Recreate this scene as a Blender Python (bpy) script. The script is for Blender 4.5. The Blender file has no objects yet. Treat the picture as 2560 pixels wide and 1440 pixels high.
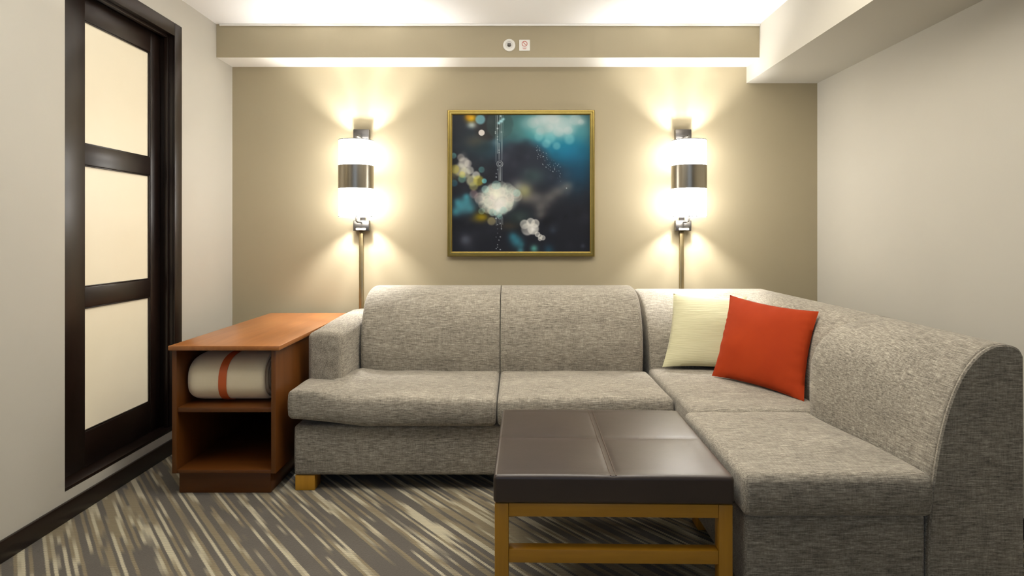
import bpy, bmesh, math, random
import numpy as np
from mathutils import Vector, Matrix, noise as mnoise

random.seed(4)
S = bpy.context.scene
COL = S.collection
PI = math.pi

# ------------------------------------------------------------------ camera
F_PX, CX, CY, CAMH = 1563.0, 1290.0, 585.0, 1.124
cd = bpy.data.cameras.new('camera')
cam = bpy.data.objects.new('camera', cd)
COL.objects.link(cam)
cam.location = (0, 0, CAMH)
cam.rotation_euler = (PI / 2, 0, 0)
cd.sensor_width = 36.0
cd.lens = F_PX / 2560 * 36.0
cd.shift_x = (1280 - CX) / 2560
cd.shift_y = (CY - 720) / 2560
cd.clip_start = 0.05
S.camera = cam

# ------------------------------------------------------------------ view, world, lights
S.view_settings.view_transform = 'Standard'
S.view_settings.look = 'None'
S.view_settings.gamma = 1.0
S.view_settings.use_curve_mapping = False
S.view_settings.exposure = 0.0

w = bpy.data.worlds.new('world')
S.world = w
w.use_nodes = True
w.node_tree.nodes['Background'].inputs[0].default_value = (0.8, 0.85, 1.0, 1)
w.node_tree.nodes['Background'].inputs[1].default_value = 0.3


def area(name, loc, rot, sx, sy, power, color):
    ld = bpy.data.lights.new(name, 'AREA')
    ld.shape = 'RECTANGLE'
    ld.size, ld.size_y = sx, sy
    ld.energy = power
    ld.color = color
    o = bpy.data.objects.new(name, ld)
    o.location, o.rotation_euler = loc, rot
    COL.objects.link(o)
    return o


area('overhead_fill', (0.0, 0.7, 2.33), (0, 0, 0), 1.6, 0.9, 2, (1.0, 0.93, 0.82))  # unseen fill standing in for the room's own ceiling lighting
area('ceiling_fill', (-0.15, 1.9, 2.08), (PI - math.radians(12), 0, 0), 2.5, 0.9, 41, (1.0, 0.98, 0.95))  # added upward fill that whitens the ceiling, no fixture there
area('seat_top_fill', (0.25, 2.45, 2.34), (0, 0, 0), 1.7, 0.6, 20, (1.0, 0.90, 0.72))  # added fill from above to brighten seat and ottoman tops
area('rear_window', (-0.2, -1.9, 1.5), (PI / 2, 0, 0), 2.2, 1.5, 9, (0.40, 0.62, 1.0))

# ------------------------------------------------------------------ node helpers
class NT:
    def __init__(self, name):
        self.m = bpy.data.materials.new(name)
        self.m.use_nodes = True
        self.t = self.m.node_tree
        self.b = self.t.nodes['Principled BSDF']

    def n(self, kind, **kw):
        nd = self.t.nodes.new(kind)
        for k, v in kw.items():
            setattr(nd, k, v)
        return nd

    def l(self, a, b):
        self.t.links.new(a, b)

    def math(self, op, a, b=None, c=None, clamp=False):
        nd = self.n('ShaderNodeMath', operation=op)
        nd.use_clamp = clamp
        for i, v in enumerate((a, b, c)):
            if v is None:
                continue
            if isinstance(v, (int, float)):
                nd.inputs[i].default_value = v
            else:
                self.l(v, nd.inputs[i])
        return nd.outputs[0]

    def coords(self, scale=(1, 1, 1), loc=(0, 0, 0), rot=(0, 0, 0)):
        tc = self.n('ShaderNodeTexCoord')
        mp = self.n('ShaderNodeMapping')
        mp.inputs['Scale'].default_value = scale
        mp.inputs['Location'].default_value = loc
        mp.inputs['Rotation'].default_value = rot
        self.l(tc.outputs['Object'], mp.inputs[0])
        return mp.outputs[0]

    def noise(self, vec, scale=1.0, detail=3.0, rough=0.5, dist=0.0):
        nd = self.n('ShaderNodeTexNoise')
        nd.inputs['Scale'].default_value = scale
        nd.inputs['Detail'].default_value = detail
        nd.inputs['Roughness'].default_value = rough
        nd.inputs['Distortion'].default_value = dist
        self.l(vec, nd.inputs['Vector'])
        return nd.outputs['Fac']

    def ramp(self, fac, stops):
        nd = self.n('ShaderNodeValToRGB')
        el = nd.color_ramp.elements
        while len(el) < len(stops):
            el.new(0.5)
        for e, (p, c) in zip(el, stops):
            e.position = p
            e.color = (*c, 1)
        self.l(fac, nd.inputs[0])
        return nd.outputs[0]

    def mix(self, fac, a, b, mode='MIX'):
        nd = self.n('ShaderNodeMix', data_type='RGBA', blend_type=mode)
        for i, v in ((0, fac), (6, a), (7, b)):
            if isinstance(v, (int, float)):
                nd.inputs[i].default_value = v
            elif isinstance(v, tuple):
                nd.inputs[i].default_value = (*v, 1)
            else:
                self.l(v, nd.inputs[i])
        return nd.outputs[2]

    def bump(self, h, strength, dist=0.002):
        nd = self.n('ShaderNodeBump')
        nd.inputs['Strength'].default_value = strength
        nd.inputs['Distance'].default_value = dist
        self.l(h, nd.inputs['Height'])
        self.l(nd.outputs[0], self.b.inputs['Normal'])

    def set(self, color=None, rough=None, metal=None, **kw):
        if color is not None:
            if isinstance(color, tuple):
                self.b.inputs['Base Color'].default_value = (*color, 1)
            else:
                self.l(color, self.b.inputs['Base Color'])
        if rough is not None:
            if isinstance(rough, (int, float)):
                self.b.inputs['Roughness'].default_value = rough
            else:
                self.l(rough, self.b.inputs['Roughness'])
        if metal is not None:
            self.b.inputs['Metallic'].default_value = metal
        for k, v in kw.items():
            self.b.inputs[k].default_value = v
        return self.m


def paint(name, col, rough=0.7, var=0.04):
    t = NT(name)
    v = t.coords()
    f = t.noise(v, 2.3, 3)
    c = t.mix(f, tuple(x * (1 - var) for x in col), tuple(min(1, x * (1 + var)) for x in col))
    t.bump(t.noise(v, 260, 2), 0.12, 0.001)
    return t.set(c, rough)


def wood(name, dark, light, axis='x', rough=0.35, sc=1.0, coat=0.0):
    t = NT(name)
    s = {'x': (1.2, 16, 16), 'y': (16, 1.2, 16), 'z': (16, 16, 1.2)}[axis]
    v = t.coords(tuple(a * sc for a in s))
    f1 = t.noise(v, 1.0, 5, 0.6, 0.6)
    v2 = t.coords(tuple(a * sc * 5 for a in s))
    f2 = t.noise(v2, 1.0, 3, 0.6)
    f = t.math('ADD', t.math('MULTIPLY', f1, 0.7), t.math('MULTIPLY', f2, 0.3))
    c = t.ramp(f, [(0.3, dark), (0.7, light)])
    t.bump(f2, 0.06, 0.001)
    kw = {'Specular IOR Level': 0.42} if 'espresso' in name else {}
    return t.set(c, rough, **kw, **({'Coat Weight': coat, 'Coat Roughness': 0.2} if coat else {}))


def fabric(name, axis='x', tint=(1, 1, 1)):
    """heathered upholstery, slubs running along one axis"""
    t = NT(name)
    def sc(lo, hi):
        return (lo, hi, hi) if axis == 'x' else (hi, lo, hi)
    a = t.noise(t.coords(sc(28, 270)), 1.0, 4, 0.6)
    b = t.noise(t.coords(sc(150, 260), (3, 1, 2)), 1.0, 2, 0.6)
    c = t.noise(t.coords(sc(3, 9), (5, 7, 1)), 1.0, 3)
    cross = t.noise(t.coords(sc(330, 40) if axis == 'x' else (40, 330, 40), (9, 2, 4)), 1.0, 2)
    f = t.math('ADD', t.math('MULTIPLY', a, 0.52), t.math('MULTIPLY', b, 0.2))
    f = t.math('ADD', f, t.math('MULTIPLY', c, 0.12))
    f = t.math('ADD', f, t.math('MULTIPLY', cross, 0.16))
    k = lambda q: tuple(x * y for x, y in zip(q, tint))
    col = t.ramp(f, [(0.36, k((0.10, 0.09, 0.077))), (0.46, k((0.23, 0.21, 0.178))),
                     (0.54, k((0.34, 0.315, 0.27))), (0.66, k((0.60, 0.56, 0.485)))])
    t.bump(f, 0.25, 0.002)
    return t.set(col, 0.9, **{'Sheen Weight': 0.15, 'Sheen Roughness': 0.5})


def metal(name, col, rough=0.3, brushed=False):
    t = NT(name)
    v = t.coords((90, 90, 1.5) if brushed else (30, 30, 30))
    f = t.noise(v, 1.0, 2)
    c = t.mix(f, tuple(x * 0.75 for x in col), col)
    return t.set(c, rough, 1.0)


M = {}
M['wall'] = paint('cream_wall_paint', (0.50, 0.475, 0.41))
M['accent'] = paint('khaki_wall_paint', (0.37, 0.315, 0.205))
M['ceiling'] = paint('white_ceiling_paint', (0.90, 0.89, 0.87), 0.8, 0.01)
M['white'] = paint('soft_white_paint', (0.88, 0.86, 0.80), 0.6, 0.01)
M['espresso'] = wood('espresso_wood', (0.006, 0.003, 0.002), (0.018, 0.009, 0.006), 'z', 0.34, 1.0)
M['espresso_y'] = wood('espresso_wood_long', (0.006, 0.003, 0.002), (0.018, 0.009, 0.006), 'y', 0.34, 1.0)
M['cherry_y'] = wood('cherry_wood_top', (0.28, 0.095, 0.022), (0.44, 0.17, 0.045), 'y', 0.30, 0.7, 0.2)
M['cherry_z'] = wood('cherry_wood_side', (0.105, 0.032, 0.005), (0.165, 0.055, 0.009), 'z', 0.36, 0.7)  # same cherry as the top, darkened to put side shade into the colour
M['cherry_x'] = wood('cherry_wood_shelf', (0.095, 0.028, 0.004), (0.15, 0.048, 0.008), 'x', 0.36, 0.7)  # shelf and plinth copy, compartment shade likewise put into the colour
M['honey_x'] = wood('honey_wood_rail', (0.40, 0.185, 0.012), (0.58, 0.29, 0.024), 'x', 0.38, 0.8)
M['honey_y'] = wood('honey_wood_side_rail', (0.40, 0.185, 0.012), (0.58, 0.29, 0.024), 'y', 0.38, 0.8)
M['honey_z'] = wood('honey_wood_leg', (0.40, 0.185, 0.012), (0.58, 0.29, 0.024), 'z', 0.38, 0.8)
M['fab_x'] = fabric('heathered_fabric', 'x', (0.97, 0.94, 0.88))
M['fab_y'] = fabric('heathered_fabric_turned', 'y', (0.97, 0.94, 0.88))
M['band'] = metal('brushed_nickel', (0.42, 0.38, 0.31), 0.28, True)
M['chrome'] = metal('polished_nickel', (0.16, 0.15, 0.14), 0.30)
M['brass'] = metal('antique_brass', (0.50, 0.40, 0.22), 0.3)
M['gold'] = metal('gold_leaf_frame', (0.34, 0.25, 0.07), 0.33)
M['black'] = NT('black_void').set((0.006, 0.005, 0.005), 0.8)
M['darkplate'] = NT('dark_felt').set((0.012, 0.010, 0.010), 0.9)

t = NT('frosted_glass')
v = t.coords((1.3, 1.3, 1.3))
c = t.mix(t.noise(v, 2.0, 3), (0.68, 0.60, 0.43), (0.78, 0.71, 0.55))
M['pane'] = t.set(c, 0.42, **{'Emission Color': (1.0, 0.88, 0.64, 1), 'Emission Strength': 0.16})  # weak emission puts the lit look of the panes into the material

t = NT('dark_leather')
v = t.coords((1, 1, 1))
f = t.noise(v, 5, 4)
c = t.mix(f, (0.024, 0.013, 0.009), (0.042, 0.025, 0.018))
g = t.noise(v, 240, 3)
t.bump(t.math('ADD', t.math('MULTIPLY', g, 0.25), t.math('MULTIPLY', t.noise(v, 14, 3), 1.0)), 0.22, 0.003)
M['leather'] = t.set(c, 0.36, **{'Specular IOR Level': 0.45, 'Coat Weight': 0.6, 'Coat Roughness': 0.48})
M['leather_welt'] = NT('leather_welt').set((0.075, 0.05, 0.04), 0.35)

t = NT('orange_cotton')
v = t.coords()
c = t.mix(t.noise(v, 9, 3), (0.30, 0.027, 0.003), (0.38, 0.042, 0.005))
t.bump(t.noise(v, 420, 2), 0.2, 0.001)
M['orange'] = t.set(c, 0.85, **{'Specular IOR Level': 0.2})

t = NT('cream_ribbed_cotton')
v = t.coords((9, 9, 210))
f = t.noise(v, 1, 3)
c = t.mix(f, (0.50, 0.47, 0.27), (0.66, 0.63, 0.42))
t.bump(f, 0.5, 0.003)
M['cream'] = t.set(c, 0.85, **{'Sheen Weight': 0.2})

t = NT('waffle_knit_blanket')
tc = t.n('ShaderNodeTexCoord')
sx = t.n('ShaderNodeSeparateXYZ')
t.l(tc.outputs['Object'], sx.inputs[0])
d1 = t.math('SINE', t.math('MULTIPLY', t.math('ADD', sx.outputs[0], sx.outputs[2]), 900))
d2 = t.math('SINE', t.math('MULTIPLY', t.math('SUBTRACT', sx.outputs[0], sx.outputs[2]), 900))
f = t.math('MULTIPLY', d1, d2)
t.bump(f, 0.2, 0.001)
c = t.mix(t.noise(tc.outputs['Object'], 12, 3), (0.93, 0.78, 0.52), (0.97, 0.85, 0.62))
M['blanket'] = t.set(c, 0.9, **{'Sheen Weight': 0.3})
M['ribbon'] = NT('orange_ribbon').set((0.66, 0.13, 0.03), 0.5)

t = NT('glowing_linen_shade')
t.set((0.9, 0.88, 0.82), 0.6, **{'Emission Color': (1.0, 0.975, 0.94, 1), 'Emission Strength': 19.0})
M['shade'] = t.m
M['shade_in'] = NT('shade_lining').set((0.85, 0.83, 0.78), 0.7)
M['bulb'] = NT('lamp_bulb').set((1, 1, 1), 0.4, **{'Emission Color': (1.0, 0.98, 0.96, 1), 'Emission Strength': 1350.0})
M['plastic'] = NT('white_plastic').set((0.78, 0.76, 0.70), 0.45)
M['red'] = NT('red_print').set((0.50, 0.10, 0.07), 0.5)

# carpet ------------------------------------------------------------
t = NT('streaked_carpet')
tc = t.n('ShaderNodeTexCoord')
sx = t.n('ShaderNodeSeparateXYZ')
t.l(tc.outputs['Object'], sx.inputs[0])
X_, Y_ = sx.outputs[0], sx.outputs[1]
ca, sa = -0.632, 0.775
U = t.math('ADD', t.math('MULTIPLY', X_, ca), t.math('MULTIPLY', Y_, sa))
V = t.math('ADD', t.math('MULTIPLY', X_, sa), t.math('MULTIPLY', Y_, -ca))
zig = t.math('PINGPONG', U, 0.0045)
V2 = t.math('ADD', V, t.math('MULTIPLY', zig, 0.9))
rowf = t.math('DIVIDE', V2, 0.0105)
row = t.math('FLOOR', rowf)
wn = t.n('ShaderNodeTexWhiteNoise', noise_dimensions='1D')
t.l(row, wn.inputs['W'])
U2 = t.math('ADD', U, t.math('MULTIPLY', wn.outputs[0], 0.16))
def vec(a, b, c=0.0):
    cb = t.n('ShaderNodeCombineXYZ')
    for i, q in enumerate((a, b, c)):
        if isinstance(q, (int, float)):
            cb.inputs[i].default_value = q
        else:
            t.l(q, cb.inputs[i])
    return cb.outputs[0]
n1 = t.noise(vec(t.math('MULTIPLY', U2, 0.75), t.math('MULTIPLY', row, 0.46)), 1.0, 1.5, 0.5)
n2 = t.noise(vec(t.math('MULTIPLY', U2, 3.2), t.math('MULTIPLY', row, 0.63), 4.0), 1.0, 1.0, 0.5)
n12 = t.math('ADD', t.math('MULTIPLY', n1, 0.8), t.math('MULTIPLY', n2, 0.2))
mask = t.math('MULTIPLY', t.math('SUBTRACT', n12, 0.493), 34, clamp=True)
n3 = t.noise(vec(t.math('MULTIPLY', U2, 1.7), t.math('MULTIPLY', row, 0.41), 9.0), 1.0, 2)
m2 = t.math('MULTIPLY', t.math('SUBTRACT', n3, 0.50), 14, clamp=True)
fine = t.noise(t.coords((160, 160, 160)), 1.0, 3, 0.7)
grey = t.mix(t.noise(t.coords((6, 6, 6)), 1.0, 3), (0.052, 0.046, 0.038), (0.094, 0.084, 0.068))
grey = t.mix(t.math('MULTIPLY', fine, 0.6), grey, (0.17, 0.145, 0.12))
creamc = t.mix(m2, (0.32, 0.26, 0.155), (0.70, 0.63, 0.45))
st = t.math('SINE', t.math('MULTIPLY', t.math('ADD', U, t.math('MULTIPLY', V, 0.8)), 2 * PI / 0.0085))
stm = t.math('ADD', 0.78, t.math('MULTIPLY', st, 0.22))
cb = t.mix(1.0, creamc, vec(stm, stm, stm), 'MULTIPLY')
colr = t.mix(t.math('MULTIPLY', mask, 0.95), grey, cb)
t.bump(t.math('ADD', fine, t.math('MULTIPLY', mask, t.math('MULTIPLY', st, 0.4))), 0.7, 0.004)
M['carpet'] = t.set(colr, 0.95, **{'Sheen Weight': 0.1})

# ------------------------------------------------------------------ object helpers
def finish(name, bm, mats, parent=None, sharp=40, label=None, cat=None, group=None, kind=None):
    bmesh.ops.recalc_face_normals(bm, faces=bm.faces[:])
    lim = math.radians(sharp)
    for f in bm.faces:
        f.smooth = True
    for e in bm.edges:
        if len(e.link_faces) == 2 and e.calc_face_angle(0) > lim:
            e.smooth = False
    if parent is not None:
        bm.transform(Matrix.Translation(-parent.location))
    me = bpy.data.meshes.new(name)
    bm.to_mesh(me)
    bm.free()
    for m in (mats if isinstance(mats, (list, tuple)) else [mats]):
        me.materials.append(m)
    o = bpy.data.objects.new(name, me)
    COL.objects.link(o)
    if parent is not None:
        o.parent = parent
    for k, v_ in (('label', label), ('category', cat), ('group', group), ('kind', kind)):
        if v_:
            o[k] = v_
    return o


def thing(name, loc, label=None, cat=None, group=None, kind=None):
    o = bpy.data.objects.new(name, None)
    o.empty_display_size = 0.1
    o.location = loc
    COL.objects.link(o)
    for k, v_ in (('label', label), ('category', cat), ('group', group), ('kind', kind)):
        if v_:
            o[k] = v_
    bpy.context.view_layer.update()
    return o


def box(bm, x0, x1, y0, y1, z0, z1, bev=0.0, seg=2):
    g = bmesh.ops.create_cube(bm, size=1.0)
    vs = g['verts']
    for v_ in vs:
        v_.co = Vector((x0 + (v_.co.x + .5) * (x1 - x0), y0 + (v_.co.y + .5) * (y1 - y0), z0 + (v_.co.z + .5) * (z1 - z0)))
    if bev:
        es = list({e for v_ in vs for e in v_.link_edges})
        bmesh.ops.bevel(bm, geom=es, offset=bev, segments=seg, profile=0.5, affect='EDGES')
    return vs


def boxpart(name, dims, mat, parent=None, bev=0.002, **kw):
    bm = bmesh.new()
    box(bm, *dims, bev=bev)
    return finish(name, bm, mat, parent, **kw)


def axis_pts(a, b, r, n):
    """sample positions along an axis, dense in the rounded ends"""
    e = [r * (1 - math.tan(PI / 4 * (1 - k / 5))) for k in range(5)]
    inner = [a + r + (b - a - 2 * r) * k / n for k in range(n + 1)]
    return [a + q for q in e] + inner + [b - q for q in reversed(e)]


def softbox(bm, x0, x1, y0, y1, z0, z1, r, n=(10, 10, 3), deform=None):
    """rounded box on a grid, then bent by deform(Vector)->Vector"""
    xs, ys, zs = axis_pts(x0, x1, r, n[0]), axis_pts(y0, y1, r, n[1]), axis_pts(z0, z1, r, n[2])
    cache = {}

    def V(i, j, k):
        key = (i, j, k)
        if key not in cache:
            p = Vector((xs[i], ys[j], zs[k]))
            q = Vector((min(max(p.x, x0 + r), x1 - r), min(max(p.y, y0 + r), y1 - r), min(max(p.z, z0 + r), z1 - r)))
            d = p - q
            if d.length > 1e-9:
                p = q + d.normalized() * r
            if deform:
                p = deform(p)
            cache[key] = bm.verts.new(p)
        return cache[key]
    I, J, K = len(xs) - 1, len(ys) - 1, len(zs) - 1
    for i in range(I):
        for j in range(J):
            bm.faces.new((V(i, j, 0), V(i, j + 1, 0), V(i + 1, j + 1, 0), V(i + 1, j, 0)))
            bm.faces.new((V(i, j, K), V(i + 1, j, K), V(i + 1, j + 1, K), V(i, j + 1, K)))
    for i in range(I):
        for k in range(K):
            bm.faces.new((V(i, 0, k), V(i + 1, 0, k), V(i + 1, 0, k + 1), V(i, 0, k + 1)))
            bm.faces.new((V(i, J, k), V(i, J, k + 1), V(i + 1, J, k + 1), V(i + 1, J, k)))
    for j in range(J):
        for k in range(K):
            bm.faces.new((V(0, j, k), V(0, j, k + 1), V(0, j + 1, k + 1), V(0, j + 1, k)))
            bm.faces.new((V(I, j, k), V(I, j + 1, k), V(I, j + 1, k + 1), V(I, j, k + 1)))


def smooth01(a, b, x):
    q = min(max((x - a) / (b - a), 0), 1)
    return q * q * (3 - 2 * q)


def tube(bm, pts, r, n=8, closed=False):
    pts = [Vector(p) for p in pts]
    N = len(pts)
    rings = []
    for i, p in enumerate(pts):
        a = pts[(i - 1) % N] if (closed or i > 0) else p
        b = pts[(i + 1) % N] if (closed or i < N - 1) else p
        t_ = (b - a).normalized()
        up = Vector((0, 0, 1)) if abs(t_.z) < 0.95 else Vector((1, 0, 0))
        s_ = t_.cross(up).normalized()
        u_ = s_.cross(t_)
        rings.append([bm.verts.new(p + s_ * r * math.cos(2 * PI * k / n) + u_ * r * math.sin(2 * PI * k / n)) for k in range(n)])
    for i in range(N if closed else N - 1):
        A, B = rings[i], rings[(i + 1) % N]
        for k in range(n):
            bm.faces.new((A[k], A[(k + 1) % n], B[(k + 1) % n], B[k]))
    if not closed:
        bm.faces.new(rings[0])
        bm.faces.new(list(reversed(rings[-1])))


def lathe(bm, cx, cy, prof, n=40, cap=False):
    rings = []
    for r, z in prof:
        rings.append([bm.verts.new((cx + r * math.cos(2 * PI * k / n), cy + r * math.sin(2 * PI * k / n), z)) for k in range(n)])
    for A, B in zip(rings, rings[1:]):
        for k in range(n):
            bm.faces.new((A[k], A[(k + 1) % n], B[(k + 1) % n], B[k]))
    if cap:
        bm.faces.new(rings[0])
        bm.faces.new(rings[-1])
    return rings


def offset_poly(P, d):
    """inset a closed 2-D outline (counter-clockwise) by d"""
    n = len(P)
    out = []
    for i in range(n):
        a, b, c = Vector(P[i - 1]), Vector(P[i]), Vector(P[(i + 1) % n])
        e1, e2 = (b - a).normalized(), (c - b).normalized()
        nrm = Vector((-(e1.y + e2.y), e1.x + e2.x))
        if nrm.length < 1e-6:
            nrm = Vector((-e1.y, e1.x))
        nrm.normalize()
        out.append(b + nrm * d)
    return out


def ccw(P):
    A = sum(P[i][0] * P[(i + 1) % len(P)][1] - P[(i + 1) % len(P)][0] * P[i][1] for i in range(len(P)))
    return P if A > 0 else list(reversed(P))


def dense(P, step=0.03):
    """catmull-rom refine of an open polyline"""
    out = []
    n = len(P)
    for i in range(n - 1):
        p0, p1, p2, p3 = (Vector(P[max(i - 1, 0)]), Vector(P[i]), Vector(P[i + 1]), Vector(P[min(i + 2, n - 1)]))
        m_ = max(1, int((p2 - p1).length / step))
        for k in range(m_):
            s_ = k / m_
            out.append(0.5 * ((2 * p1) + (p2 - p0) * s_ + (2 * p0 - 5 * p1 + 4 * p2 - p3) * s_ ** 2 + (3 * p1 - p0 - 3 * p2 + p3) * s_ ** 3))
    out.append(Vector(P[-1]))
    return out


# ------------------------------------------------------------------ room constants
XL, XR = -1.766, 1.876
YB = 3.893            # back wall
YF = 3.685            # face of the ceiling beam
ZC = 2.360            # ceiling
ZB = 2.164            # underside of beam
XS, ZS = 1.435, 2.063 # right soffit
YR = -2.1             # wall behind the camera
T = 0.12

boxpart('floor', (XL - T, XR + T, YR - T, YB + T, -0.06, 0), M['carpet'], bev=0, kind='structure')
boxpart('ceiling', (XL - T, XR + T, YR - T, YB + T, ZC, ZC + 0.08), M['ceiling'], bev=0, kind='structure')
boxpart('wall_back', (XL - T, XR + T, YB, YB + T, 0, ZC), M['accent'], bev=0, kind='structure')
boxpart('wall_right', (XR, XR + T, YR, YB, 0, ZC), M['wall'], bev=0, kind='structure')
boxpart('wall_front', (XL - T, XR + T, YR - T, YR, 0, ZC), M['wall'], bev=0, kind='structure')

# left wall with the opening of the sliding panel
DY0, DY1, DZ0, DZ1 = 2.447, 3.294, 0.114, 2.213
bm = bmesh.new()
WT = 0.16
box(bm, XL - WT, XL, YR, DY0, 0, ZC)
box(bm, XL - WT, XL, DY1, YB, 0, ZC)
box(bm, XL - WT, XL, DY0, DY1, 0, DZ0)
box(bm, XL - WT, XL, DY0, DY1, DZ1, ZC)
finish('wall_left', bm, M['wall'], kind='structure')

# beam across the back: khaki face, white underside
bm = bmesh.new()
box(bm, XL, XS, YF, YB, ZB, ZC)
for f in bm.faces:
    f.material_index = 1 if f.normal.z < -0.5 else 0
o = finish('trim_1', bm, [M['accent'], M['white']], kind='structure')
bm = bmesh.new()
box(bm, XS, XR, YR, YB, ZS, ZC)
finish('trim_2', bm, M['wall'], kind='structure')
boxpart('trim_3', (XL + 0.022, XS, YF - 0.012, YF, ZC - 0.012, ZC), M['white'], bev=0.002, kind='structure')

# base boards
def baseboard(name, dims):
    bm = bmesh.new()
    box(bm, *dims, bev=0.004)
    finish(name, bm, M['espresso_y'] if 'left' in name or 'right' in name else M['espresso'], kind='structure')
baseboard('baseboard_left', (XL, XL + 0.014, YR, YB, 0, 0.076))
baseboard('baseboard_back', (XL + 0.014, XR - 0.014, YB - 0.014, YB, 0, 0.076))
baseboard('baseboard_right', (XR - 0.014, XR, YR, YB, 0, 0.076))

# ------------------------------------------------------------------ sliding glazed door
door = thing('door_1', (XL - 0.05, 2.87, DZ0), kind='structure',
             label='dark wood sliding door with three frosted glass panes in the left wall', cat='door')
XD = -1.836   # face of the leaf
LY0, LY1, LZ0, LZ1 = 2.450, 3.228, DZ0, DZ1 - 0.068
# casing: top and far side, proud of the wall
boxpart('casing', (XL - 0.004, XL + 0.007, 3.225, DY1, DZ0, DZ1), M['espresso'], door, 0.003)
boxpart('casing', (XL - 0.004, XL + 0.007, DY0, 3.225, DZ1 - 0.068, DZ1), M['espresso_y'], door, 0.003)
# jamb returns with a stepped groove
boxpart('jamb', (XD - 0.05, XL - 0.006, 3.229, DY1 - 0.001, DZ0 + 0.001, DZ1 - 0.001), M['espresso'], door, 0.001)
boxpart('jamb', (XD - 0.05, XL - 0.006, DY0 + 0.001, 3.228, DZ1 - 0.064, DZ1 - 0.001), M['espresso_y'], door, 0.001)
boxpart('door_stop', (XL - 0.045, XL - 0.025, 3.214, 3.229, DZ0 + 0.002, DZ1 - 0.066), M['espresso'], door, 0.002)
boxpart('door_stop', (XL - 0.045, XL - 0.025, DY0 + 0.002, 3.213, DZ1 - 0.080, DZ1 - 0.065), M['espresso_y'], door, 0.002)
boxpart('sill', (XD - 0.04, XL + 0.001, DY0 + 0.001, DY1 - 0.001, DZ0 + 0.0003, DZ0 + 0.014), M['espresso_y'], door, 0.002)
# leaf
PY0, PY1 = 2.6645, 3.142
pan = [(1.5076, 2.036), (0.897, 1.419), (0.280, 0.809)]
boxpart('stile', (XD - 0.038, XD, LY0, PY0, LZ0 + 0.015, LZ1), M['espresso'], door, 0.003)
boxpart('stile', (XD - 0.038, XD, PY1, LY1 - 0.002, LZ0 + 0.015, LZ1), M['espresso'], door, 0.003)
for z0, z1 in ((2.036, LZ1), (1.419, 1.5076), (0.809, 0.897), (LZ0 + 0.015, 0.280)):
    boxpart('rail', (XD - 0.037, XD - 0.0005, PY0 - 0.001, PY1 + 0.001, z0, z1), M['espresso_y'], door, 0.003)
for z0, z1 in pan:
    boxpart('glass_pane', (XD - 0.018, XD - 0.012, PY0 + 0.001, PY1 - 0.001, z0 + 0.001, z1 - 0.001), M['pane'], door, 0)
    bm = bmesh.new()
    b_ = 0.006
    for a in ((PY0, PY0 + b_, z0, z1), (PY1 - b_, PY1, z0, z1), (PY0 + b_, PY1 - b_, z0, z0 + b_), (PY0 + b_, PY1 - b_, z1 - b_, z1)):
        box(bm, XD - 0.012, XD - 0.004, a[0], a[1], a[2], a[3], bev=0.002)
    finish('glazing_bead', bm, M['espresso'], door)
boxpart('backing_panel', (XL - WT, XL - WT + 0.01, DY0, DY1, DZ0, DZ1), M['black'], door, 0)

# ------------------------------------------------------------------ side table
tb = thing('side_table', (-1.245, 3.2, 0), 'long cherry wood side table with open shelves beside the sofa', 'table')
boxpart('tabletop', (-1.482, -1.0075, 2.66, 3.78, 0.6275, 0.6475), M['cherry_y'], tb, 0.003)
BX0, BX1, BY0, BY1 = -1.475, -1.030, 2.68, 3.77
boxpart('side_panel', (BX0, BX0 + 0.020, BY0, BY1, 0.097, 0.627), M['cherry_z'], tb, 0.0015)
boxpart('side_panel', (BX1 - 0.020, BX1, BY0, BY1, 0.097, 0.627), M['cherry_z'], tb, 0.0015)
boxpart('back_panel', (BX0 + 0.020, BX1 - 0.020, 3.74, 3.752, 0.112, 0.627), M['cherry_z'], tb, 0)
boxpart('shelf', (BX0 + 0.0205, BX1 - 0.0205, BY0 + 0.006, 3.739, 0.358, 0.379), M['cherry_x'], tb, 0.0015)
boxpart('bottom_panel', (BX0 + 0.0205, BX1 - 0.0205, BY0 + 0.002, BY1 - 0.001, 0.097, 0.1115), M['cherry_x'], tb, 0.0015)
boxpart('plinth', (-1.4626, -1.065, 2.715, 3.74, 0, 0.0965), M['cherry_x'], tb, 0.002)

# rolled blanket on the shelf
bl = thing('rolled_blanket', (-1.26, 2.885, 0.379), 'cream waffle blanket roll tied with an orange ribbon, on the table shelf', 'blanket')
CYB, CZB, RY, RZ = 2.885, 0.4835, 0.165, 0.1035


def roll_pt(a, x, s):
    """cross-section of the roll: a superellipse, flattened underneath"""
    n_ = 2.6
    c_, s_ = math.cos(a), math.sin(a)
    y = math.copysign(abs(c_) ** (2 / n_), c_) * RY * s
    z = math.copysign(abs(s_) ** (2 / n_), s_) * RZ * s
    lump = 0.0045 * mnoise.noise(Vector((x * 9, y * 7, z * 7 + 3)))
    z += (lump + 0.012 * smooth01(-1.40, -1.06, x) * 0.35) if z > 0 else 0.0
    y += lump
    return Vector((x, CYB + y, CZB + z))


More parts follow.
